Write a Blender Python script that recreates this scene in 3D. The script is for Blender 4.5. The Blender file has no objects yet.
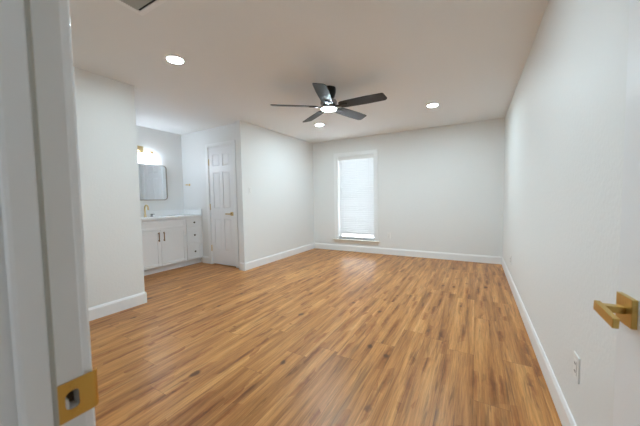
import bpy, bmesh, math, random
from mathutils import Matrix, Vector

C = bpy.context.scene.collection
SC = bpy.context.scene
random.seed(7)

# ------------------------------------------------------------------ camera
cam_data = bpy.data.cameras.new('camera')
cam = bpy.data.objects.new('camera', cam_data)
C.objects.link(cam)
SC.camera = cam
CAM_H = 1.1621
yaw, pitch, roll = .5177, .0522, -.0173
fw = Vector((-math.sin(yaw) * math.cos(pitch), math.cos(yaw) * math.cos(pitch), -math.sin(pitch)))
r0 = Vector((math.cos(yaw), math.sin(yaw), 0))
u0 = r0.cross(fw)
rr = r0 * math.cos(roll) + u0 * math.sin(roll)
uu = -r0 * math.sin(roll) + u0 * math.cos(roll)
M = Matrix((rr, uu, -fw)).transposed().to_4x4()
M.translation = Vector((0, 0, CAM_H))
cam.matrix_world = M
cam_data.sensor_width = 36
cam_data.lens = 36 * 273.588 / 640
cam_data.clip_start = .01
cam_data.dof.use_dof = True
cam_data.dof.focus_distance = 3.6
cam_data.dof.aperture_fstop = 5.6

# ------------------------------------------------------------------ light levels
SC.view_settings.view_transform = 'Standard'
SC.view_settings.look = 'None'
SC.view_settings.gamma = 1
SC.view_settings.use_curve_mapping = False
SC.view_settings.exposure = 0.0
L_RECESSED = 335.0          # emission of the recessed lamps
L_FAN = 270.0
L_VANITY = 23.0
L_HALL_FILL = 265.0  # added unseen fill in the hall, sets the door frame brightness
SKY = 15.0
world = bpy.data.worlds.new('world')
SC.world = world
world.use_nodes = True
bg = world.node_tree.nodes['Background']
bg.inputs[0].default_value = (.88, .94, 1.0, 1)
bg.inputs[1].default_value = SKY
SC.cycles.max_bounces = 14
SC.cycles.diffuse_bounces = 8
SC.cycles.glossy_bounces = 5
SC.cycles.transmission_bounces = 8
SC.cycles.sample_clamp_indirect = 8
SC.cycles.use_denoising = True

# ------------------------------------------------------------------ room numbers (metres)
H = 2.44
XR, XL, XM = .405, -3.296, -4.955
YB, YE, YP, YC, YD = 5.498, .1465, 1.685, 3.25, 3.335     # back wall, entry wall, near partition end, corner, alcove door wall
JL, JR = -.447, .362                                      # entry doorway faces

portal_data = bpy.data.lights.new('daylight_portal', 'AREA')
portal_data.shape = 'RECTANGLE'
portal_data.size, portal_data.size_y = .86, 1.82
portal_data.cycles.is_portal = True
portal = bpy.data.objects.new('daylight_portal', portal_data)
C.objects.link(portal)
portal.location = (-2.25, YB + .14, 1.16)
portal.rotation_euler = (math.radians(-90), 0, 0)

# ------------------------------------------------------------------ materials
def mat(name, col, rough=.5, metal=0., spec=.5, bump=None, emis=None, trans=0., coat=0.):
    m = bpy.data.materials.new(name)
    m.use_nodes = True
    nt = m.node_tree
    b = nt.nodes['Principled BSDF']
    b.inputs['Base Color'].default_value = (*col, 1)
    b.inputs['Roughness'].default_value = rough
    b.inputs['Metallic'].default_value = metal
    b.inputs['Specular IOR Level'].default_value = spec
    b.inputs['Transmission Weight'].default_value = trans
    b.inputs['Coat Weight'].default_value = coat
    if emis:
        b.inputs['Emission Color'].default_value = (*emis[0], 1)
        b.inputs['Emission Strength'].default_value = emis[1]
    tc = nt.nodes.new('ShaderNodeTexCoord')
    nz = nt.nodes.new('ShaderNodeTexNoise')
    nt.links.new(tc.outputs['Object'], nz.inputs['Vector'])
    if bump:
        scale, dist, strength = bump
        nz.inputs['Scale'].default_value = scale
        nz.inputs['Detail'].default_value = 3
        bp = nt.nodes.new('ShaderNodeBump')
        bp.inputs['Distance'].default_value = dist
        bp.inputs['Strength'].default_value = strength
        nt.links.new(nz.outputs['Fac'], bp.inputs['Height'])
        nt.links.new(bp.outputs['Normal'], b.inputs['Normal'])
    else:
        nz.inputs['Scale'].default_value = 12
        mr = nt.nodes.new('ShaderNodeMapRange')
        mr.inputs['To Min'].default_value = rough * .93
        mr.inputs['To Max'].default_value = min(1, rough * 1.07)
        nt.links.new(nz.outputs['Fac'], mr.inputs['Value'])
        nt.links.new(mr.outputs['Result'], b.inputs['Roughness'])
    return m

WALL = mat('wall_paint', (.80, .81, .80), .55, bump=(55, .0035, .35))
CEIL = mat('ceiling_paint', (.81, .82, .82), .9, bump=(70, .002, .3))
TRIM = mat('trim_paint', (.86, .87, .87), .32)
JAMB = mat('jamb_paint', (.80, .81, .80), .35)
DOORP = mat('door_paint', (.84, .85, .86), .35)
CAB = mat('cabinet_paint', (.85, .86, .87), .38)
SILL = mat('sill_paint', (.80, .77, .70), .4)
BRASS = mat('satin_brass', (.58, .40, .13), .33, 1.0)
BRASSD = mat('aged_brass', (.62, .36, .085), .40, 1.0)
GOLD = mat('brushed_gold', (.72, .56, .30), .3, 1.0)
BRONZE = mat('dark_bronze', (.10, .075, .05), .35, .9)
CHROME = mat('grey_nickel', (.35, .35, .36), .25, 1.0)
QUARTZ = mat('white_quartz', (.86, .87, .87), .18)
PORCELAIN = mat('porcelain', (.88, .88, .88), .1)
MIRROR = mat('mirror_silver', (.86, .90, .92), .02, 1.0)
BLACKM = mat('black_metal', (.012, .012, .013), .28, .5)
GREYM = mat('brushed_motor_metal', (.30, .29, .29), .3, .9)
PLASTIC = mat('white_plastic', (.82, .82, .80), .35)
DARK = mat('dark_slot', (.02, .02, .02), .7)
VENTM = mat('vent_metal', (.50, .51, .48), .5)
STUD = mat('raw_wood', (.10, .06, .03), .8)
CORD = mat('blind_cord', (.75, .76, .77), .8)
CLEAR = mat('window_glass', (1, 1, 1), .0, trans=1.0)
LED = mat('led_diffuser', (.9, .9, .9), .5, emis=((.755, .955, 1.06), L_RECESSED * 1.18))
LEDN = mat('led_diffuser_near', (.9, .9, .9), .5, emis=((.755, .955, 1.06), L_RECESSED * .72))
LEDF = mat('fan_lamp_diffuser', (.9, .9, .9), .5, emis=((.755, .955, 1.06), L_FAN))
LEDV = mat('vanity_glass_shade', (.9, .9, .9), .5, emis=((.73, .85, 1.0), L_VANITY))
LED_HALL_FILL = mat('hall_fill_diffuser', (.9, .9, .9), .5, emis=((.78, .90, 1.0), L_HALL_FILL))

def blade_material():
    m = mat('fan_blade_laminate', (.022, .02, .018), .40, 0, .35)
    nt = m.node_tree
    b = nt.nodes['Principled BSDF']
    tc = nt.nodes.new('ShaderNodeTexCoord')
    mp = nt.nodes.new('ShaderNodeMapping')
    mp.inputs['Scale'].default_value = (3, 60, 3)
    n = nt.nodes.new('ShaderNodeTexNoise')
    n.inputs['Scale'].default_value = 2
    cr = nt.nodes.new('ShaderNodeValToRGB')
    cr.color_ramp.elements[0].color = (.007, .0065, .006, 1)
    cr.color_ramp.elements[1].color = (.018, .016, .014, 1)
    nt.links.new(tc.outputs['Object'], mp.inputs['Vector'])
    nt.links.new(mp.outputs['Vector'], n.inputs['Vector'])
    nt.links.new(n.outputs['Fac'], cr.inputs['Fac'])
    nt.links.new(cr.outputs['Color'], b.inputs['Base Color'])
    return m
BLADE = blade_material()

def slat_material():
    m = bpy.data.materials.new('blind_slat')
    m.use_nodes = True
    nt = m.node_tree
    b = nt.nodes['Principled BSDF']
    b.inputs['Base Color'].default_value = (.84, .86, .87, 1)
    b.inputs['Roughness'].default_value = .4
    tr = nt.nodes.new('ShaderNodeBsdfTranslucent')
    tr.inputs['Color'].default_value = (.86, .90, .95, 1)
    mx = nt.nodes.new('ShaderNodeMixShader')
    mx.inputs[0].default_value = .065
    nt.links.new(b.outputs[0], mx.inputs[1])
    nt.links.new(tr.outputs[0], mx.inputs[2])
    nt.links.new(mx.outputs[0], nt.nodes['Material Output'].inputs[0])
    return m
SLAT = slat_material()

def floor_material():
    m = bpy.data.materials.new('oak_plank_floor')
    m.use_nodes = True
    nt = m.node_tree
    N, L = nt.nodes, nt.links
    b = N['Principled BSDF']
    def node(t, **kw):
        n = N.new(t)
        for k, v in kw.items(): setattr(n, k, v)
        return n
    def math_(op, a, b_=None, c_=None):
        n = node('ShaderNodeMath', operation=op)
        for i, v in enumerate((a, b_, c_)):
            if v is None: continue
            if isinstance(v, (int, float)): n.inputs[i].default_value = v
            else: L.new(v, n.inputs[i])
        return n.outputs[0]
    def comb(x, y, z):
        n = node('ShaderNodeCombineXYZ')
        for i, v in enumerate((x, y, z)):
            if isinstance(v, (int, float)): n.inputs[i].default_value = v
            else: L.new(v, n.inputs[i])
        return n.outputs[0]
    def noise(vec, scale, detail=3, rough=.5, dist=0.):
        n = node('ShaderNodeTexNoise')
        n.inputs['Scale'].default_value = scale
        n.inputs['Detail'].default_value = detail
        n.inputs['Roughness'].default_value = rough
        n.inputs['Distortion'].default_value = dist
        L.new(vec, n.inputs['Vector'])
        return n.outputs['Fac']
    def ramp(fac, stops):
        n = node('ShaderNodeValToRGB')
        e = n.color_ramp.elements
        while len(e) < len(stops): e.new(.5)
        for el, (p, c) in zip(e, stops):
            el.position = p
            el.color = (*c, 1) if isinstance(c, tuple) else (c, c, c, 1)
        L.new(fac, n.inputs['Fac'])
        return n.outputs['Color']
    def mix(fac, a, b_, blend='MIX'):
        n = node('ShaderNodeMix', data_type='RGBA', blend_type=blend)
        for s, v in ((n.inputs[0], fac), (n.inputs[6], a), (n.inputs[7], b_)):
            if isinstance(v, (int, float)): s.default_value = v
            elif isinstance(v, tuple): s.default_value = (*v, 1)
            else: L.new(v, s)
        return n.outputs[2]
    tc = node('ShaderNodeTexCoord')
    sp = node('ShaderNodeSeparateXYZ')
    L.new(tc.outputs['Object'], sp.inputs[0])
    X, Y = sp.outputs[0], sp.outputs[1]
    W, LEN = .178, 1.22
    xr = math_('DIVIDE', X, W)
    row = math_('FLOOR', xr)
    wn = node('ShaderNodeTexWhiteNoise', noise_dimensions='1D')
    L.new(row, wn.inputs['W'])
    yr = math_('ADD', math_('DIVIDE', Y, LEN), wn.outputs['Value'])
    colm = math_('FLOOR', yr)
    wn2 = node('ShaderNodeTexWhiteNoise', noise_dimensions='2D')
    L.new(comb(row, colm, 0), wn2.inputs['Vector'])
    pid = wn2.outputs['Value']
    shift = math_('MULTIPLY', pid, 37.0)
    # warped coordinates along each plank
    gv = comb(math_('MULTIPLY', X, 1.0), math_('MULTIPLY', Y, .050), shift)
    broad = noise(gv, 15, 6, .60, .35)
    gv2 = comb(X, math_('MULTIPLY', Y, .065), math_('ADD', shift, 3.1))
    cath = noise(gv2, 34, 4, .6, .8)
    gv3 = comb(X, math_('MULTIPLY', Y, .035), shift)
    fine = noise(gv3, 170, 3, .65)
    base = ramp(broad, [(.28, (.26, .098, .021)), (.42, (.43, .175, .042)), (.56, (.58, .262, .076)), (.72, (.72, .375, .130))])
    tone = ramp(pid, [(0, (.90, .88, .86)), (.5, (1, 1, 1)), (1, (1.03, 1.05, 1.07))])
    col = mix(1.0, base, tone, 'MULTIPLY')
    dk = ramp(cath, [(.33, .55), (.41, .90), (.52, 1.0)])
    col = mix(.85, col, dk, 'MULTIPLY')
    fn = ramp(fine, [(.38, .72), (.58, 1.06)])
    col = mix(.8, col, fn, 'MULTIPLY')
    # long dark mineral streaks
    gv4 = comb(X, math_('MULTIPLY', Y, .04), math_('ADD', shift, 9.0))
    st = noise(gv4, 26, 2, .5, .8)
    stm = ramp(st, [(.64, 0.0), (.70, .45)])
    col = mix(stm, col, (.15, .068, .024))
    # knots
    vo = node('ShaderNodeTexVoronoi', feature='F1')
    vo.inputs['Scale'].default_value = 6.2
    wob = noise(comb(X, Y, shift), 18, 2)
    L.new(comb(math_('ADD', X, math_('MULTIPLY', wob, .03)), math_('ADD', math_('MULTIPLY', Y, .62), math_('MULTIPLY', wob, .03)), 0), vo.inputs['Vector'])
    ks = node('ShaderNodeSeparateColor')
    L.new(vo.outputs['Color'], ks.inputs[0])
    size = math_('MULTIPLY_ADD', math_('POWER', ks.outputs[0], 1.2), .13, .065)
    kn = math_('SUBTRACT', 1.0, math_('DIVIDE', vo.outputs['Distance'], size))
    km = ramp(kn, [(.0, 0.0), (.2, .45), (.5, .95)])
    keep = math_('GREATER_THAN', ks.outputs[1], .36)
    kmm = node('ShaderNodeMix', data_type='FLOAT')
    L.new(keep, kmm.inputs[0]); kmm.inputs[2].default_value = 0
    L.new(km, kmm.inputs[3])
    ps = node('ShaderNodeSeparateXYZ')
    L.new(vo.outputs['Position'], ps.inputs[0])
    vi = node('ShaderNodeSeparateXYZ')
    L.new(vo.inputs['Vector'].links[0].from_socket, vi.inputs[0])
    ddx = math_('SUBTRACT', vi.outputs[0], ps.outputs[0])
    ddy = math_('MULTIPLY', math_('SUBTRACT', vi.outputs[1], ps.outputs[1]), .15)
    hd_ = math_('SQRT', math_('ADD', math_('MULTIPLY', ddx, ddx), math_('MULTIPLY', ddy, ddy)))
    halo = ramp(math_('DIVIDE', hd_, .03), [(.1, (.58, .44, .33)), (.45, (.82, .73, .64)), (1.0, 1.0)])
    col = mix(keep, col, mix(1.0, col, halo, 'MULTIPLY'))
    col = mix(kmm.outputs[0], col, (.11, .045, .014))
    # joints
    fx = math_('FRACT', xr)
    fy = math_('FRACT', yr)
    ex = math_('MINIMUM', fx, math_('SUBTRACT', 1.0, fx))
    ey = math_('MINIMUM', fy, math_('SUBTRACT', 1.0, fy))
    jx = math_('LESS_THAN', ex, .0009 / W)
    jy = math_('LESS_THAN', ey, .0011 / LEN)
    j = math_('MAXIMUM', jx, jy)
    col = mix(math_('MULTIPLY', j, .6), col, (.09, .045, .02))
    L.new(col, b.inputs['Base Color'])
    rg = ramp(fine, [(.2, .32), (.8, .40)])
    L.new(rg, b.inputs['Roughness'])
    b.inputs['Specular IOR Level'].default_value = .38
    bp = node('ShaderNodeBump')
    bp.inputs['Strength'].default_value = .10
    bp.inputs['Distance'].default_value = .0015
    L.new(math_('SUBTRACT', fine, j), bp.inputs['Height'])
    L.new(bp.outputs['Normal'], b.inputs['Normal'])
    return m
FLOOR = floor_material()

# ------------------------------------------------------------------ mesh helpers
def B(bm, x0, x1, y0, y1, z0, z1, bev=0., seg=2):
    x0, x1 = sorted((x0, x1)); y0, y1 = sorted((y0, y1)); z0, z1 = sorted((z0, z1))
    vs = [bm.verts.new((x, y, z)) for z in (z0, z1) for (x, y) in ((x0, y0), (x1, y0), (x1, y1), (x0, y1))]
    fs = [bm.faces.new([vs[i] for i in f]) for f in ((3, 2, 1, 0), (4, 5, 6, 7), (0, 1, 5, 4), (1, 2, 6, 5), (2, 3, 7, 6), (3, 0, 4, 7))]
    if bev:
        es = {e for f in fs for e in f.edges}
        bmesh.ops.bevel(bm, geom=list(es), offset=bev, segments=seg, affect='EDGES', profile=.5)

def boxes(lst, bev=0.):
    bm = bmesh.new()
    for b in lst: B(bm, *b, bev=bev)
    return bm

def lathe(bm, prof, c, axis='Z', n=40):
    """prof: (radius, height) pairs; axis: where the height runs."""
    def pt(r, h, a):
        x, y = r * math.cos(a), r * math.sin(a)
        if axis == 'Z': v = (x, y, h)
        elif axis == 'X': v = (h, x, y)
        else: v = (x, h, y)
        return (c[0] + v[0], c[1] + v[1], c[2] + v[2])
    rings = []
    for r, h in prof:
        if r < 1e-6: rings.append([bm.verts.new(pt(0, h, 0))])
        else: rings.append([bm.verts.new(pt(r, h, 2 * math.pi * k / n)) for k in range(n)])
    for a, b in zip(rings, rings[1:]):
        for k in range(n):
            q = (k + 1) % n
            if len(a) == 1 and len(b) == 1: continue
            if len(a) == 1: bm.faces.new((a[0], b[q], b[k]))
            elif len(b) == 1: bm.faces.new((a[k], a[q], b[0]))
            else: bm.faces.new((a[k], a[q], b[q], b[k]))
    for ring, f in ((rings[0], 1), (rings[-1], 0)):
        if len(ring) > 1: bm.faces.new(ring[::-1] if f else ring)

def tube(bm, pts, r, n=12):
    pts = [Vector(p) for p in pts]
    rings = []
    up = Vector((0, 0, 1))
    prev = None
    for i, p in enumerate(pts):
        t = ((pts[i + 1] if i < len(pts) - 1 else p) - (pts[i - 1] if i else p)).normalized()
        a = prev if prev is not None else (up.cross(t) if abs(t.dot(up)) < .95 else Vector((0, 1, 0)).cross(t))
        a = (a - t * a.dot(t)).normalized()
        prev = a
        b = t.cross(a)
        rings.append([bm.verts.new(p + (a * math.cos(2 * math.pi * k / n) + b * math.sin(2 * math.pi * k / n)) * r) for k in range(n)])
    for a, b in zip(rings, rings[1:]):
        for k in range(n):
            q = (k + 1) % n
            bm.faces.new((a[k], a[q], b[q], b[k]))
    bm.faces.new(rings[0][::-1]); bm.faces.new(rings[-1])

def obj(name, bm, m, parent=None, smooth=False):
    bmesh.ops.recalc_face_normals(bm, faces=bm.faces)
    me = bpy.data.meshes.new(name)
    bm.to_mesh(me); bm.free()
    me.materials.append(m)
    if smooth:
        me.polygons.foreach_set('use_smooth', [True] * len(me.polygons))
        try: me.set_sharp_from_angle(angle=math.radians(40))
        except Exception: pass
    o = bpy.data.objects.new(name, me)
    C.objects.link(o)
    if parent: o.parent = parent
    return o

def empty(name, loc=(0, 0, 0), rz=0.):
    o = bpy.data.objects.new(name, None)
    C.objects.link(o)
    o.location = loc
    o.rotation_euler = (0, 0, rz)
    o.empty_display_size = .1
    return o

def tag(o, label, cat, group=None):
    o['label'] = label; o['category'] = cat
    if group: o['group'] = group
    return o

def struct(o, label, cat):
    o['kind'] = 'structure'; o['label'] = label; o['category'] = cat
    return o

def dup(root):
    r = root.copy(); C.objects.link(r)
    for ch in list(root.children):
        c = ch.copy(); C.objects.link(c); c.parent = r
        for g in list(ch.children):
            d = g.copy(); C.objects.link(d); d.parent = c
    return r

# ------------------------------------------------------------------ shell
HY0 = -1.45       # back of the small hallway outside the bedroom door
T = .12
struct(obj('floor', boxes([(XM - T, XR + 1.3, HY0 - T, YB + .16, -.1, 0)]), FLOOR), 'warm honey oak plank floor running towards the window', 'floor')
struct(obj('ceiling', boxes([(XM - T, XR + 1.3, HY0 - T, YB + .16, H, H + .1)]), CEIL), 'plain off white ceiling over the whole room', 'ceiling')
WX0, WX1, WZ0, WZ1 = -2.672, -1.828, .262, 2.07     # window opening
struct(obj('wall_back', boxes([(XL - .104, WX0, YB, YB + .16, 0, H), (WX1, XR + T, YB, YB + .16, 0, H),
                               (WX0, WX1, YB, YB + .16, 0, WZ0), (WX0, WX1, YB, YB + .16, WZ1, H)]), WALL), 'off white far wall with the blind-covered window', 'wall')
struct(obj('wall_right', boxes([(XR, XR + T, YE, YB, 0, H)]), WALL), 'long white textured wall on the right', 'wall')
struct(obj('wall_left', boxes([(XL - .12, XL, YE, YP, 0, H)]), WALL), 'white wall section left of the vanity alcove', 'wall')
struct(obj('wall_left_far', boxes([(XL - .104, XL, YC, YB, 0, H)]), WALL), 'white left wall between the closet door and the window wall', 'wall')
struct(obj('wall_alcove_back', boxes([(XM - T, XM, YP - .1, YD + .1, 0, H)]), WALL), 'white alcove wall behind the vanity and mirror', 'wall')
struct(obj('wall_alcove_left', boxes([(XM, XL - .12, YP - .1, YP, 0, H)]), WALL), 'white alcove wall hidden behind the near wall section', 'wall')
DX0, DX1, DZ1 = -4.185, -3.575, 2.105               # closet door leaf opening
struct(obj('wall_alcove_right', boxes([(XM, DX0 - .012, YD, YD + .1, 0, H), (DX1 + .012, XL - .104, YD, YD + .1, 0, H),
                                       (DX0 - .012, DX1 + .012, YD, YD + .1, DZ1 + .012, H)]), WALL), 'white wall around the narrow closet door', 'wall')
struct(obj('wall_closet', boxes([(XM, XL - .104, YD + .7, YD + .8, 0, H), (XM - T, XM, YD + .1, YD + .8, 0, H)]), WALL), 'closet wall behind the closed door', 'wall')
# entry wall with the doorway the camera looks through
EY0 = .04
struct(obj('wall_entry', boxes([(XL - .12, JL - .02, EY0, YE, 0, H), (JR + .02, XR + 1.3, EY0, YE, 0, H),
                                (JL - .02, JR + .02, EY0, YE, 2.06, H)]), WALL), 'wall around the bedroom doorway', 'wall')
struct(obj('wall_hall', boxes([(-1.7, XR + 1.3, HY0 - T, HY0, 0, H), (-1.7, -1.6, HY0, EY0, 0, H), (XR + 1.2, XR + 1.3, HY0, EY0, 0, H)]), WALL), 'hallway walls outside the bedroom', 'wall')

# baseboards: board with a small stepped, rounded top
BH, BT = .128, .014
def base_run(name, runs, label):
    bm = bmesh.new()
    for (x0, y0, x1, y1, nx, ny) in runs:
        # profile (distance from wall, z)
        prof = [(0, 0), (BT, 0), (BT, BH - .022), (BT - .003, BH - .014), (BT - .006, BH - .004), (BT - .009, BH), (0, BH)]
        a = [bm.verts.new((x0 + nx * d, y0 + ny * d, z)) for d, z in prof]
        b = [bm.verts.new((x1 + nx * d, y1 + ny * d, z)) for d, z in prof]
        for i in range(len(prof)):
            j = (i + 1) % len(prof)
            bm.faces.new((a[i], a[j], b[j], b[i]))
        bm.faces.new(a); bm.faces.new(b[::-1])
    return struct(obj(name, bm, TRIM), label, 'baseboard')
base_run('baseboard_back', [(XL + BT, YB, XR - BT, YB, 0, -1)], 'white baseboard under the window wall')
base_run('baseboard_right', [(XR, YE + BT, XR, YB, -1, 0)], 'white baseboard along the right wall')
base_run('baseboard_left', [(XL, YE + BT, XL, YP, 1, 0), (XL - .12, YP, XL + BT, YP, 0, 1)], 'white baseboard of the wall section left of the alcove')
base_run('baseboard_left_far', [(XL, YC, XL, YB, 1, 0), (XL - .104 - BT, YC, XL + BT, YC, 0, -1), (XL - .104, YD, XL - .104, YC - BT, -1, 0), ], 'white baseboard of the left wall beyond the closet door')
base_run('baseboard_alcove', [(-4.43, YD, DX0 - .068, YD, 0, -1), (DX1 + .068, YD, XL - .104 - BT, YD, 0, -1)], 'short white baseboard beside the vanity')
base_run('baseboard_entry', [(XL, YE, JL - .08, YE, 0, 1)], 'white baseboard of the doorway wall')

# ------------------------------------------------------------------ window
win = struct(empty('window_1', (0, 0, 0)), 'tall white window in the far wall', 'window')
cw = .078
obj('casing', boxes([(WX0 - cw, WX0 + .004, YB - .017, YB, WZ0, WZ1 + cw), (WX1 - .004, WX1 + cw, YB - .017, YB, WZ0, WZ1 + cw),
                     (WX0 - .0, WX1 + .0, YB - .017, YB, WZ1 - .004, WZ1 + cw)], .004), TRIM, win)
obj('window_sill', boxes([(WX0 - .115, WX1 + .115, YB - .05, YB + .10, WZ0 - .024, WZ0)], .006), SILL, win)
obj('apron', boxes([(WX0 - .085, WX1 + .085, YB - .02, YB, WZ0 - .085, WZ0 - .024)], .004), SILL, win)
obj('reveal', boxes([(WX0, WX0 + .008, YB, YB + .16, WZ0, WZ1), (WX1 - .008, WX1, YB, YB + .16, WZ0, WZ1), (WX0, WX1, YB, YB + .16, WZ1 - .008, WZ1)]), TRIM, win)
fy = YB + .095
zm = (WZ0 + WZ1) / 2
obj('sash_frame', boxes([(WX0 + .008, WX0 + .05, fy, fy + .04, WZ0, WZ1 - .008), (WX1 - .05, WX1 - .008, fy, fy + .04, WZ0, WZ1 - .008),
                         (WX0 + .05, WX1 - .05, fy, fy + .04, WZ1 - .05, WZ1 - .008), (WX0 + .05, WX1 - .05, fy, fy + .04, WZ0, WZ0 + .045),
                         (WX0 + .05, WX1 - .05, fy, fy + .04, zm - .02, zm + .02)], .002), TRIM, win)
obj('glass_pane', boxes([(WX0 + .05, WX1 - .05, fy + .018, fy + .022, WZ0 + .045, zm - .02), (WX0 + .05, WX1 - .05, fy + .018, fy + .022, zm + .02, WZ1 - .05)]), CLEAR, win)

# blind
bl = tag(empty('window_blind', (WX0, YB + .03, WZ1)), 'white horizontal slat blind closed over the tall far window', 'blind')
def blp(name, bm, m, parent=bl, smooth=False):
    bmesh.ops.translate(bm, verts=bm.verts, vec=-bl.location)
    return obj(name, bm, m, parent, smooth)
bx0, bx1 = WX0 + .022, WX1 - .012
blp('headrail', boxes([(bx0, bx1, YB + .022, YB + .075, WZ1 - .055, WZ1 - .009)], .002), PLASTIC)
blp('valance', boxes([(bx0 - .008, bx1 + .003, YB + .008, YB + .020, WZ1 - .082, WZ1 - .009)], .003), PLASTIC)
bm = bmesh.new()
pitch_s, ns = .0405, 40
for k in range(ns):
    zc = WZ1 - .092 - k * pitch_s
    a = math.radians(-60)
    hw = .025
    # room-side edge lower; gentle crown
    prev = None
    prof = []
    for s in (-1, -.5, 0, .5, 1):
        d = s * hw
        crown = .008 * (1 - s * s)
        y = YB + .048 + d * math.cos(a) - crown * math.sin(a)
        z = zc + d * math.sin(a) + crown * math.cos(a)
        prof.append((y, z))
    loop = prof + [(y + .0016, z - .0022) for y, z in prof[::-1]]
    A = [bm.verts.new((bx0, y, z)) for y, z in loop]
    Bv = [bm.verts.new((bx1, y, z)) for y, z in loop]
    n_ = len(loop)
    for i in range(n_):
        j = (i + 1) % n_
        bm.faces.new((A[i], A[j], Bv[j], Bv[i]))
    bm.faces.new(A); bm.faces.new(Bv[::-1])
zend = WZ1 - .092 - ns * pitch_s
blp('slats', bm, SLAT)
blp('bottom_rail', boxes([(bx0, bx1, YB + .03, YB + .062, zend - .006, zend + .014)], .003), PLASTIC)
for cx in (bx0 + .12, (bx0 + bx1) / 2 + .02, bx1 - .12):
    bm = bmesh.new()
    tube(bm, [(cx, YB + .030, WZ1 - .06), (cx, YB + .030, zend)], .0016, 6)
    blp('ladder_cord', bm, CORD, smooth=True)
bm = bmesh.new()
tube(bm, [(bx0 + .075, YB + .014, WZ1 - .07), (bx0 + .075, YB + .012, WZ1 - .95)], .005, 8)
blp('tilt_wand', bm, CORD, smooth=True)

# ------------------------------------------------------------------ six panel doors
def panel_leaf(w, h, t, panels):
    """a leaf in x 0..w, y 0..t, z 0..h, with raised-and-fielded panels on both faces."""
    bm = bmesh.new()
    B(bm, .0, w, .009, t - .009, 0, h)
    for ys, ye in ((0, .009), (t - .009, t)):
        xs = sorted({0, w} | {p[0] for p in panels} | {p[1] for p in panels})
        zs = sorted({0, h} | {p[2] for p in panels} | {p[3] for p in panels})
        for i in range(len(xs) - 1):
            for j in range(len(zs) - 1):
                cx, cz = (xs[i] + xs[i + 1]) / 2, (zs[j] + zs[j + 1]) / 2
                if any(p[0] < cx < p[1] and p[2] < cz < p[3] for p in panels): continue
                B(bm, xs[i], xs[i + 1], ys, ye, zs[j], zs[j + 1])
        for (a, b, c, d) in panels:
            # sloped raised field
            s = .028
            yo = ys + .0015 if ys == 0 else ye - .0015
            yi = ye if ys == 0 else ys
            o = [bm.verts.new(v) for v in ((a + .006, yi, c + .006), (b - .006, yi, c + .006), (b - .006, yi, d - .006), (a + .006, yi, d - .006))]
            q = [bm.verts.new(v) for v in ((a + s, yo, c + s), (b - s, yo, c + s), (b - s, yo, d - s), (a + s, yo, d - s))]
            bm.faces.new(q)
            for k in range(4):
                bm.faces.new((o[k], o[(k + 1) % 4], q[(k + 1) % 4], q[k]))
    return bm

def six(w, h):
    st, mu = w * .155, w * .12
    pw = (w - 2 * st - mu) / 2
    out = []
    for a in (st, st + pw + mu):
        for c, d in ((.24, .80), (.975, 1.60), (1.70, h - .125)):
            out.append((a, a + pw, c * h / 2.03 if c < 1.69 else c * h / 2.03, d if d > 1.9 - .1 else d * h / 2.03))
    return out

# closet door (closed, faces the camera)
dw, dh = DX1 - DX0 - .006, DZ1 - .02
d1 = struct(empty('door_1', (DX0 + .003, YD + .004, .017)), 'narrow white six panel closet door right of the vanity', 'door')
obj('door_leaf', panel_leaf(dw, dh, .035, six(dw, dh)), DOORP, d1)
hd = empty('door_handle', (dw - .065, 0, .91)); hd.parent = d1
bm = bmesh.new(); B(bm, -.032, .032, -.008, 0, -.032, .032, .003); obj('rosette', bm, GOLD, hd)
bm = bmesh.new(); lathe(bm, [(.011, -.05), (.011, -.006)], (0, 0, 0), 'Y', 16); B(bm, -.105, .012, -.058, -.044, -.011, .011, .003); obj('lever', bm, GOLD, hd, True)
for hz in (.28, 1.03, 1.83):
    bm = bmesh.new()
    lathe(bm, [(.0075, -.055), (.0075, .055)], (-.004, -.008, hz), 'Z', 12)
    B(bm, -.022, .0, -.0035, 0.0, hz - .05, hz + .05)
    h_ = obj('hinge', bm, GOLD, d1, True)
    h_['label'] = 'brass hinge'
t1 = struct(empty('trim_1', (0, 0, 0)), 'white casing around the closet door', 'door trim')
cj = .058
obj('casing', boxes([(DX0 - .012 - cj, DX0 - .008, YD - .016, YD, 0, DZ1 + .008 + cj), (DX1 + .008, DX1 + .012 + cj, YD - .016, YD, 0, DZ1 + .008 + cj),
                     (DX0 - .008, DX1 + .008, YD - .016, YD, DZ1 + .008, DZ1 + .008 + cj)], .003), TRIM, t1)
obj('jamb', boxes([(DX0 - .012, DX0, YD, YD + .1, 0, DZ1 + .012), (DX1, DX1 + .012, YD, YD + .1, 0, DZ1 + .012), (DX0, DX1, YD, YD + .1, DZ1, DZ1 + .012)]), TRIM, t1)

# entry door, opened against the right wall
la = math.radians(4.6)          # leaf swings this much short of the wall's direction
LW = .79
hinge = Vector((.3545, .100, .012))
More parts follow.
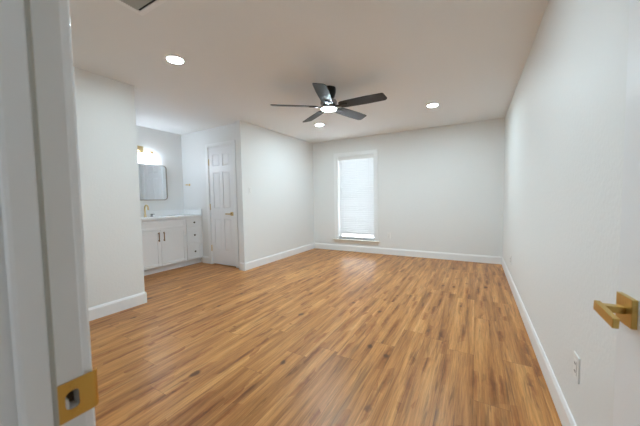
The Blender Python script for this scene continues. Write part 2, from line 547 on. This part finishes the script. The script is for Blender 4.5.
# local x runs from hinge to free edge, local y points away from the camera's side (towards the wall)
d2 = struct(empty('door_2', tuple(hinge), math.pi / 2 + la), 'white bedroom door standing open against the right wall', 'door')
leaf = panel_leaf(LW, 2.02, .035, six(LW, 2.02))
bmesh.ops.scale(leaf, verts=leaf.verts, vec=(1, -1, 1))       # local -y is towards the right wall
obj('door_leaf', leaf, DOORP, d2)
def handle(side):
    s = side                    # +1 faces the room
    h = empty('door_handle', (LW - .046, 0 if s > 0 else -.035, .895)); h.parent = d2
    h['label'] = 'satin brass lever handle with a square rosette'
    bm = bmesh.new(); B(bm, -.030, .030, 0, s * .010, -.0315, .0315, .0012); obj('rosette', bm, BRASS, h)
    bm = bmesh.new()
    B(bm, -.009, .009, s * .010, s * (.048 if s > 0 else .034), -.0075, .0075, .001)
    obj('spindle_neck', bm, BRASS, h)
    bm = bmesh.new()
    yy = (.045, .056) if s > 0 else (.030, .040)
    B(bm, -.072, .010, s * yy[0], s * yy[1], -.011, .011, .0012)
    lv = obj('lever', bm, BRASS, h); lv.rotation_euler = (0, math.radians(-7), 0)
handle(1); handle(-1)
bm = bmesh.new(); B(bm, LW - .0005, LW + .0012, -.030, -.005, .875, .93); lt = obj('latch_plate', bm, BRASS, d2)
for hz in (.2, 1.02, 1.82):
    bm = bmesh.new(); lathe(bm, [(.007, -.045), (.007, .045)], (-.005, .0, hz), 'Z', 12); obj('hinge', bm, BRASS, d2, True)

# doorway jamb, stop, casing
SZ0, SZ1 = .886, .936            # strike plate height
t2 = struct(empty('trim_2', (0, 0, 0)), 'white painted bedroom door frame with stop, nearest the camera', 'door frame')
hy0, hy1, hz0, hz1 = .1275, .1415, .899, .923
bm = boxes([(JL - .02, JL, EY0 - .002, YE, 0, hz0), (JL - .02, JL, EY0 - .002, YE, hz1, 2.04), (JL - .02, JL, EY0 - .002, hy0, hz0, hz1), (JL - .02, JL, hy1, YE, hz0, hz1),
            (JR, JR + .02, EY0 - .002, YE, 0, 2.04), (JL - .02, JR + .02, EY0 - .002, YE, 2.04, 2.06)])
obj('jamb', bm, JAMB, t2)
obj('door_stop', boxes([(JL, JL + .0115, .086, .1175, 0, 2.04), (JR - .0115, JR, .060, .093, 0, 2.04), (JL + .0115, JR - .0115, .086, .1175, 2.028, 2.04)], .0055), JAMB, t2)
obj('casing', boxes([(JL - .072, JL - .006, YE, YE + .014, 0, 2.112), (JR + .006, JR + .038, YE, YE + .014, 0, 2.112), (JL - .006, JR + .006, YE, YE + .014, 2.046, 2.112),
                     (JL - .072, JL - .006, EY0 - .014, EY0, 0, 2.112), (JR + .006, JR + .072, EY0 - .014, EY0, 0, 2.112), (JL - .006, JR + .006, EY0 - .014, EY0, 2.046, 2.112)], .004), TRIM, t2)
sl = obj('stop_strip', boxes([(JL + .0005, JL + .0125, .1130, .1183, 0, 2.03)], .002), mat('stop_strip_grey', (.40, .39, .34), .8), t2); sl['label'] = 'beige grey strip along the door stop'  # thin beige grey strip where the stop meets the jamb
# strike plate: rounded sheet with a hole and a curled lip
sp_ = empty('strike_plate', (JL, .118, SZ0)); sp_.parent = t2; sp_['label'] = 'aged brass strike plate on the door frame'
bm = bmesh.new()
import itertools
py0, py1, pz0, pz1 = .1185, .1565, SZ0, SZ1
def rr_loop(y0, y1, z0, z1, rads, n=5):
    pts = []
    for (cy, cz, a0, r) in ((y1 - rads[0], z1 - rads[0], 0, rads[0]), (y0 + rads[1], z1 - rads[1], 90, rads[1]), (y0 + rads[2], z0 + rads[2], 180, rads[2]), (y1 - rads[3], z0 + rads[3], 270, rads[3])):
        for k in range(n + 1):
            a = math.radians(a0 + 90 * k / n)
            pts.append((cy + r * math.cos(a), cz + r * math.sin(a)))
    return pts
outer = rr_loop(py0, py1, pz0, pz1, (.0008, .004, .004, .0008))
inner = rr_loop(hy0, hy1, hz0, hz1, (.0045, .0065, .0065, .0045))
for xo in (0.0002, .0018):
    pass
def vset(loop, x): return [bm.verts.new((x - JL, y - .118, z - SZ0)) for y, z in loop]
o0, o1, i0, i1 = vset(outer, JL + .0002), vset(outer, JL + .0018), vset(inner, JL + .0002), vset(inner, JL + .0018)
n_ = len(outer)
for k in range(n_):
    q = (k + 1) % n_
    bm.faces.new((o1[k], o1[q], i1[q], i1[k])); bm.faces.new((o0[k], i0[k], i0[q], o0[q]))
    bm.faces.new((o0[k], o0[q], o1[q], o1[k])); bm.faces.new((i0[k], i1[k], i1[q], i0[q]))
obj('plate', bm, BRASSD, sp_)
bm = bmesh.new()
lip = [(0.0018, py1 - .0008), (.0012, py1 + .003), (-.001, py1 + .0058), (-.0046, py1 + .0072)]
for za, zb in ((SZ0 + .0003, SZ1 - .0003),):
    A = [bm.verts.new((x, y - .118, za - SZ0)) for x, y in lip] + [bm.verts.new((x - .0014, y - .118 - .0006, za - SZ0)) for x, y in lip[::-1]]
    D = [bm.verts.new((v.co.x, v.co.y, zb - SZ0)) for v in A]
    for k in range(len(A)):
        q = (k + 1) % len(A)
        bm.faces.new((A[k], A[q], D[q], D[k]))
    bm.faces.new(A[::-1]); bm.faces.new(D)
obj('lip', bm, BRASSD, sp_)
for sz in (.0065, .0435):
    bm = bmesh.new(); lathe(bm, [(.0036, .0016), (.0034, .0023), (.0012, .0026), (0, .0022)], (0, .018, sz), 'X', 14); obj('screw', bm, BRASSD, sp_, True)
bm = boxes([(-.0195, -.017, hy0 - .118, hy1 - .118, hz0 - SZ0, hz1 - SZ0)]); obj('mortise_back', bm, STUD, sp_)
bm = boxes([(-.016, -.003, hy0 - .118, hy0 - .118 + .005, hz0 - SZ0, hz0 - SZ0 + .012)], .001); ob = obj('mortise_chip', bm, PLASTIC, sp_); ob['label'] = 'white paint in the latch hole'

# ------------------------------------------------------------------ ceiling fan
FX, FY = -1.500, 2.886
fan = tag(empty('ceiling_fan', (FX, FY, H)), 'black five blade flush ceiling fan with a round lit lamp', 'ceiling fan')
bm = bmesh.new(); lathe(bm, [(.083, 0), (.085, -.012), (.083, -.05), (.070, -.095), (.055, -.12), (0, -.12)], (0, 0, 0)); obj('canopy', bm, BLACKM, fan, True)
bm = bmesh.new(); lathe(bm, [(.035, -.118), (.05, -.125), (.088, -.14), (.098, -.155), (.098, -.178), (.094, -.187), (0, -.187)], (0, 0, 0)); obj('motor_housing', bm, GREYM, fan, True)
bm = bmesh.new(); lathe(bm, [(.075, -.212), (.090, -.212), (.092, -.216), (.092, -.234), (.088, -.238), (.075, -.236)], (0, 0, 0)); obj('lamp_ring', bm, GREYM, fan, True)
bm = bmesh.new(); lathe(bm, [(.075, -.187), (.075, -.214)], (0, 0, 0)); obj('switch_housing', bm, BLACKM, fan, True)
bm = bmesh.new(); lathe(bm, [(.087, -.232), (.087, -.239), (.075, -.243), (.045, -.246), (0, -.247)], (0, 0, 0)); obj('lamp_lens', bm, LEDF, fan, True)
R_ = .672
def blade_bm():
    bm = bmesh.new()
    out = []
    r0_, r1_ = .135, R_
    w0, w1 = .062, .074
    # leading edge (+y), rounded tip, trailing edge
    def half(x): return w0 + (w1 - w0) * min(1, (x - r0_) / .25)
    pts = [(r0_, -.044), (r0_ + .03, -half(r0_ + .03)), (.30, -half(.3)), (.45, -half(.45))]
    for k in range(6):       # square tip with rounded corners, a little longer on one side
        a = math.radians(-90 + 90 * k / 5)
        pts.append((r1_ - .038 + .022 * math.cos(a), -.048 + .022 * math.sin(a)))
    for k in range(7):
        a = math.radians(90 * k / 6)
        pts.append((r1_ - .040 + .040 * math.cos(a), .030 + .040 * math.sin(a)))
    pts += [(.45, half(.45)), (.30, half(.3)), (r0_ + .03, half(r0_ + .03)), (r0_, .044)]
    th = .0065
    ca, sa = math.cos(math.radians(13)), math.sin(math.radians(13))
    # clockwise (-y) edge raised
    lo, hi = [], []
    for x, y in pts:
        lo.append(bm.verts.new((x, y * ca - th / 2 * sa, -y * sa - th / 2 * ca)))
        hi.append(bm.verts.new((x, y * ca + th / 2 * sa, -y * sa + th / 2 * ca)))
    n = len(pts)
    bm.faces.new(lo[::-1]); bm.faces.new(hi)
    for k in range(n):
        q = (k + 1) % n
        bm.faces.new((lo[k], lo[q], hi[q], hi[k]))
    return bm
def iron_bm():
    bm = bmesh.new()
    ca, sa = math.cos(math.radians(13)), math.sin(math.radians(13))
    prof = [(.070, .022), (.12, .018), (.15, .026), (.20, .024), (.235, .014)]
    rows = []
    for i, (x, w) in enumerate(prof):
        f = min(1, max(0, (x - .07) / .07))
        row = []
        for (yy, zz) in ((-w, -.0115), (w, -.0115), (w, -.0035), (-w, -.0035)):
            y = yy; z = zz
            y2 = y * (1 - f + f * ca); z2 = z - y * sa * f + (1 - f) * .004
            row.append(bm.verts.new((x, y2, z2)))
        rows.append(row)
    for a, b in zip(rows, rows[1:]):
        for k in range(4):
            q = (k + 1) % 4
            bm.faces.new((a[k], a[q], b[q], b[k]))
    bm.faces.new(rows[0]); bm.faces.new(rows[-1][::-1])
    return bm
bmesh_blade = None
for k in range(5):
    ang = math.radians(-142.3 + 72 * k)
    if k == 0:
        b_ = obj('blade', blade_bm(), BLADE, fan)
        ir = obj('blade_iron', iron_bm(), BLACKM, b_)
        md = b_.modifiers.new('bevel', 'BEVEL'); md.width = .0015; md.segments = 2
        first = b_
    else:
        b_ = first.copy(); C.objects.link(b_); b_.parent = fan
        ir = first.children[0].copy(); C.objects.link(ir); ir.parent = b_
    b_.location = (0, 0, -.212)
    b_.rotation_euler = (0, 0, ang)

# ------------------------------------------------------------------ recessed lights
def recessed(loc, label, m=LED):
    r = tag(empty('recessed_light', loc), label, 'ceiling light', 'round recessed ceiling lights')
    bm = bmesh.new(); lathe(bm, [(.063, 0), (.080, 0), (.080, -.004), (.076, -.008), (.066, -.009), (.063, -.006)], (0, 0, 0)); obj('trim_ring', bm, PLASTIC, r, True)
    bm = bmesh.new(); lathe(bm, [(.0635, -.001), (.0635, -.007), (.045, -.0085), (0, -.0085)], (0, 0, 0)); obj('diffuser', bm, m, r, True)
    return r
rl = recessed((-2.37, 1.57, H), 'round lit recessed ceiling light nearest the doorway, above the left wall section', LEDN)
for loc, lab in (((-2.356, 4.172, H), 'round lit recessed ceiling light just behind the fan, towards the window'),
                 ((-.538, 4.168, H), 'round lit recessed ceiling light near the right wall, right of the fan'),
                 ((-.54, 1.57, H), 'round recessed ceiling light nearest the right wall by the doorway, above the frame')):
    r_ = dup(rl) if loc[1] < 3 else (dup(rf) if 'rf' in globals() else recessed(loc, lab))
    if loc[1] > 3: rf = r_
    r_.location = loc; r_['label'] = lab
hl = recessed((-.3, -.75, H), 'added unseen round fill light in the hallway ceiling', LED_HALL_FILL); hl['group'] = 'added hallway fill light'  # made-up lamp behind the camera, added to brighten the door frame

# ------------------------------------------------------------------ ceiling vent
vx0, vx1, vy0, vy1 = -2.000, -1.61, .885, 1.100
vt = tag(empty('ceiling_vent', ((vx0 + vx1) / 2, (vy0 + vy1) / 2, H)), 'white rectangular louvred air vent in the ceiling near the doorway', 'vent')
hx, hy = (vx1 - vx0) / 2, (vy1 - vy0) / 2
obj('frame', boxes([(-hx, hx, -hy, -hy + .034, -.008, 0), (-hx, hx, hy - .034, hy, -.008, 0), (-hx, -hx + .034, -hy + .034, hy - .034, -.008, 0), (hx - .034, hx, -hy + .034, hy - .034, -.008, 0)], .002), TRIM, vt)
obj('duct_backing', boxes([(-hx + .034, hx - .034, -hy + .034, hy - .034, -.0015, 0)]), DARK, vt)
bm = bmesh.new()
for k in range(10):
    y = -hy + .037 + k * .0128
    vs = [bm.verts.new(v) for v in ((-hx + .034, y, -.002), (hx - .034, y, -.002), (hx - .034, y + .0105, -.0095), (-hx + .034, y + .0105, -.0095))]
    v2 = [bm.verts.new((v.co.x, v.co.y + .001, v.co.z + .001)) for v in vs]
    bm.faces.new(vs); bm.faces.new(v2[::-1])
    for a in range(4):
        b = (a + 1) % 4
        bm.faces.new((vs[a], v2[a], v2[b], vs[b]))
obj('louvres', bm, VENTM, vt)

# ------------------------------------------------------------------ outlets and switch
def outlet(name, loc, rz, label, cat, kind):
    """built facing local -y"""
    o = tag(empty(name, loc, rz), label, cat, 'white wall plates')
    obj('cover_plate', boxes([(-.036, .036, -.006, 0, -.058, .058)], .002), PLASTIC, o)
    if kind == 'outlet':
        obj('receptacle', boxes([(-.0165, .0165, -.0085, -.0055, -.034, .034)], .001), PLASTIC, o)
        for x in (-.006, .006):
            for z in (-.018, .018):
                obj('socket_slot', boxes([(x - .0012, x + .0012, -.0092, -.0084, z - .005, z + .005)]), DARK, o)
    else:
        obj('rocker', boxes([(-.0165, .0165, -.010, -.0055, -.034, .034)], .0015), PLASTIC, o)
        obj('rocker_gap', boxes([(-.0185, .0185, -.0064, -.0058, -.036, .036)]), VENTM, o)
    return o
outlet('wall_outlet', (-1.525, YB, .385), 0, 'white outlet on the far wall, right of the window', 'outlet', 'outlet')
outlet('wall_outlet', (XR, 1.60, .385), -math.pi / 2, 'white outlet low on the right wall near the brass door handle', 'outlet', 'outlet')
outlet('wall_outlet', (XR, 4.25, .33), -math.pi / 2, 'white outlet low on the right wall in the far corner', 'outlet', 'outlet')
outlet('light_switch', (XL, 3.43, 1.32), math.pi / 2, 'white light switch on the left wall beyond the closet door', 'light switch', 'switch')

# ------------------------------------------------------------------ vanity
VX = -4.44                     # plane of the doors
V0, V1 = YP + .015, YD - .002
vn = tag(empty('bathroom_vanity', (XM, V0, 0)), 'white shaker vanity cabinet with two doors and stacked drawers in the alcove', 'bathroom vanity')
def vp(name, bm, m, parent=vn, smooth=False, at=None):
    at = at if at is not None else Vector((XM, V0, 0))
    bmesh.ops.translate(bm, verts=bm.verts, vec=-at)
    return obj(name, bm, m, parent, smooth)
vp('cabinet_body', boxes([(XM + .003, VX - .020, V0, V0 + .018, .10, .868), (XM + .003, VX - .020, V1 - .018, V1, .10, .868), (XM + .003, VX - .020, V0 + .018, V1 - .018, .10, .118), (XM + .003, XM + .010, V0 + .018, V1 - .018, .118, .868), (VX - .036, VX - .020, V0 + .018, V1 - .018, .118, .74), (VX - .036, VX - .020, V0 + .018, V1 - .018, .74, .868)]), CAB)
vp('toe_kick', boxes([(XM + .003, VX - .075, V0, V1, 0, .10)]), CAB)
vp('end_panel', boxes([(VX - .020, VX - .004, V1 - .02, V1, .10, .868)]), CAB)
def shaker(y0, y1, z0, z1, rail=.052):
    bm = bmesh.new()
    B(bm, VX - .0195, VX - .0095, y0 + rail - .004, y1 - rail + .004, z0 + rail - .004, z1 - rail + .004)
    for b in ((VX - .0195, VX, y0, y0 + rail, z0, z1), (VX - .0195, VX, y1 - rail, y1, z0, z1), (VX - .0195, VX, y0 + rail, y1 - rail, z0, z0 + rail), (VX - .0195, VX, y0 + rail, y1 - rail, z1 - rail, z1)):
        B(bm, *b, bev=.0012)
    return bm
ZT, ZM = .843, .700
g = .0045
YA, YMID, YR = 2.105, 2.56, 3.015
def knob(parent, y, z):
    bm = bmesh.new(); lathe(bm, [(.006, 0), (.006, .014), (.0145, .018), (.0155, .025), (.012, .029), (0, .030)], (VX, y, z), 'X', 20)
    k = vp('knob', bm, BRONZE, parent, True); k['label'] = 'dark bronze round knob'
def pull(parent, y, z0, z1):
    bm = bmesh.new()
    B(bm, VX + .024, VX + .034, y - .006, y + .006, z0, z1, .0015)
    for z in (z0 + .016, z1 - .016): B(bm, VX, VX + .026, y - .005, y + .005, z - .005, z + .005)
    k = vp('handle', bm, BRONZE_GOLD, parent, True); k['label'] = 'bronze bar pull'
BRONZE_GOLD = mat('bronze_pull', (.26, .15, .06), .35, .9)
dl = vp('door', shaker(YA + g, YMID - g / 2, .105, ZM - g), CAB); pull(dl, YMID - .042, .515, .665)
dr = vp('door', shaker(YMID + g / 2, YR - g, .105, ZM - g), CAB); pull(dr, YMID + .042, .515, .665)
vp('false_drawer_front', shaker(YA + g, YR - g, ZM + g, ZT, .035), CAB)
for (a, b) in ((YR, V1 - .022), (V0 + .01, YA)):
    for (c, d) in ((ZM + g, ZT), (.395, ZM - g), (.105, .388)):
        f_ = vp('drawer', shaker(a + g, b - g, c, d, .035), CAB)
        knob(f_, (a + b) / 2, (c + d) / 2)

ct = tag(empty('vanity_countertop', (XM, V0, .87)), 'white stone countertop with a low splash on top of the vanity', 'countertop')
ctv = Vector((XM, V0, .87))
# slab with a sink cut-out
sx0, sx1, sy0, sy1 = XM + .13, VX - .045, YMID - .23, YMID + .23
F = VX + .022
bm = boxes([(XM + .002, sx0, V0, V1, .871, .902), (sx1, F, V0, V1, .871, .902), (sx0, sx1, V0, sy0, .871, .902), (sx0, sx1, sy1, V1, .871, .902)])
vp('slab', bm, QUARTZ, ct, at=ctv)
vp('backsplash', boxes([(XM + .002, XM + .020, V0, V1, .902, 1.005)], .001), QUARTZ, ct, at=ctv)
vp('side_splash', boxes([(XM + .020, F - .004, V1 - .018, V1, .902, 1.005)], .001), QUARTZ, ct, at=ctv)
bm = bmesh.new()
sec = []
for (ins, z) in ((0, .901), (.006, .86), (.03, .79), (.08, .775)):
    lp = [(sx0 + ins, sy0 + ins), (sx1 - ins, sy0 + ins), (sx1 - ins, sy1 - ins), (sx0 + ins, sy1 - ins)]
    sec.append([bm.verts.new((x, y, z)) for x, y in lp])
for a, b in zip(sec, sec[1:]):
    for k in range(4):
        bm.faces.new((a[k], a[(k + 1) % 4], b[(k + 1) % 4], b[k]))
bm.faces.new(sec[-1])
vp('sink_basin', bm, PORCELAIN, ct, at=ctv)

# faucet
fc = tag(empty('bathroom_faucet', (XM + .085, YMID, .902)), 'gold gooseneck faucet with two handles on the vanity countertop', 'faucet')
bm = bmesh.new(); lathe(bm, [(.026, 0), (.026, .006), (.018, .012), (.015, .05)], (0, 0, 0), 'Z', 24)
pts = [(0, 0, .04), (0, 0, .15)] + [(.05 - .05 * math.cos(a), 0, .15 + .05 * math.sin(a)) for a in [math.radians(15 * k) for k in range(1, 13)]] + [(.10, 0, .12)]
tube(bm, pts, .0125, 14); obj('spout', bm, GOLD, fc, True)
for s in (-1, 1):
    bm = bmesh.new(); lathe(bm, [(.022, 0), (.022, .006), (.016, .01), (.016, .045), (.013, .05), (0, .05)], (0, s * .105, 0), 'Z', 20)
    B(bm, -.006, .006, s * .105 - .006, s * .105 + s * .05, .036, .046, .002)
    hh = obj('handle', bm, CHROME, fc, True); hh['label'] = 'grey metal tap handle'

# mirror
my0, my1, mz0, mz1 = 2.115, 3.005, 1.185, 1.81
mr_ = tag(empty('wall_mirror', (XM, YMID, (mz0 + mz1) / 2)), 'rounded rectangular mirror with thin metal frame above the vanity', 'mirror')
def rloop(y0, y1, z0, z1, r, n=8): return rr_loop(y0, y1, z0, z1, (r,) * 4, n)
cy, cz = YMID, (mz0 + mz1) / 2
def ringmesh(y0, y1, z0, z1, r, t, x0, x1):
    bm = bmesh.new()
    o = rloop(y0, y1, z0, z1, r); i = rloop(y0 + t, y1 - t, z0 + t, z1 - t, r - t)
    L4 = [[bm.verts.new((x, y - cy, z - cz)) for y, z in lp] for lp, x in ((o, x0), (o, x1), (i, x1), (i, x0))]
    n = len(o)
    for A, Bv in zip(L4, L4[1:] + L4[:1]):
        for k in range(n):
            q = (k + 1) % n
            bm.faces.new((A[k], A[q], Bv[q], Bv[k]))
    return bm
obj('frame', ringmesh(my0, my1, mz0, mz1, .06, .012, .001, .028), mat('mirror_frame_metal', (.40, .37, .33), .3, 1.0), mr_)
bm = bmesh.new()
lp = rloop(my0 + .011, my1 - .011, mz0 + .011, mz1 - .011, .05)
A = [bm.verts.new((.002, y - cy, z - cz)) for y, z in lp]; D = [bm.verts.new((.018, y - cy, z - cz)) for y, z in lp]
bm.faces.new(A[::-1]); bm.faces.new(D)
for k in range(len(lp)): bm.faces.new((A[k], A[(k + 1) % len(lp)], D[(k + 1) % len(lp)], D[k]))
obj('mirror_glass', bm, MIRROR, mr_)

# vanity light
vl = tag(empty('vanity_light', (XM, YMID, 2.05)), 'gold bar wall light with glowing glass shades above the mirror', 'wall light')
obj('back_plate', boxes([(0.001, .02, -.06, .06, -.055, .055)], .003), GOLD, vl)
bm = bmesh.new(); tube(bm, [(.075, -.185, -.03), (.075, .185, -.03)], .010, 12); B(bm, .018, .072, -.012, .012, -.042, -.018); obj('bar', bm, GOLD, vl, True)
for s in (-.165, 0, .165):
    bm = bmesh.new(); lathe(bm, [(.012, -.008), (.028, -.02), (.030, -.045), (.0, -.045)], (.075, s, -.03), 'Z', 20); so = obj('socket_cup', bm, GOLD, vl, True)
    bm = bmesh.new(); lathe(bm, [(.030, -.046), (.046, -.06), (.055, -.17), (.053, -.19), (.03, -.195), (0, -.196)], (.075, s, -.03), 'Z', 24); sh = obj('glass_shade', bm, LEDV, so, True)

# towel hook
hk = tag(empty('towel_hook', (-4.755, YD, 1.468)), 'small brass towel hook on the alcove wall left of the closet door', 'hook')
bm = bmesh.new(); lathe(bm, [(.022, 0), (.022, -.006), (.012, -.01)], (0, 0, 0), 'Y', 20); obj('base', bm, GOLD, hk, True)
bm = bmesh.new(); lathe(bm, [(.007, -.008), (.007, -.05), (.015, -.052), (.016, -.062), (0, -.064)], (0, 0, 0), 'Y', 16); B(bm, -.07, .004, -.058, -.046, -.006, .006, .002); obj('peg', bm, GOLD, hk, True)
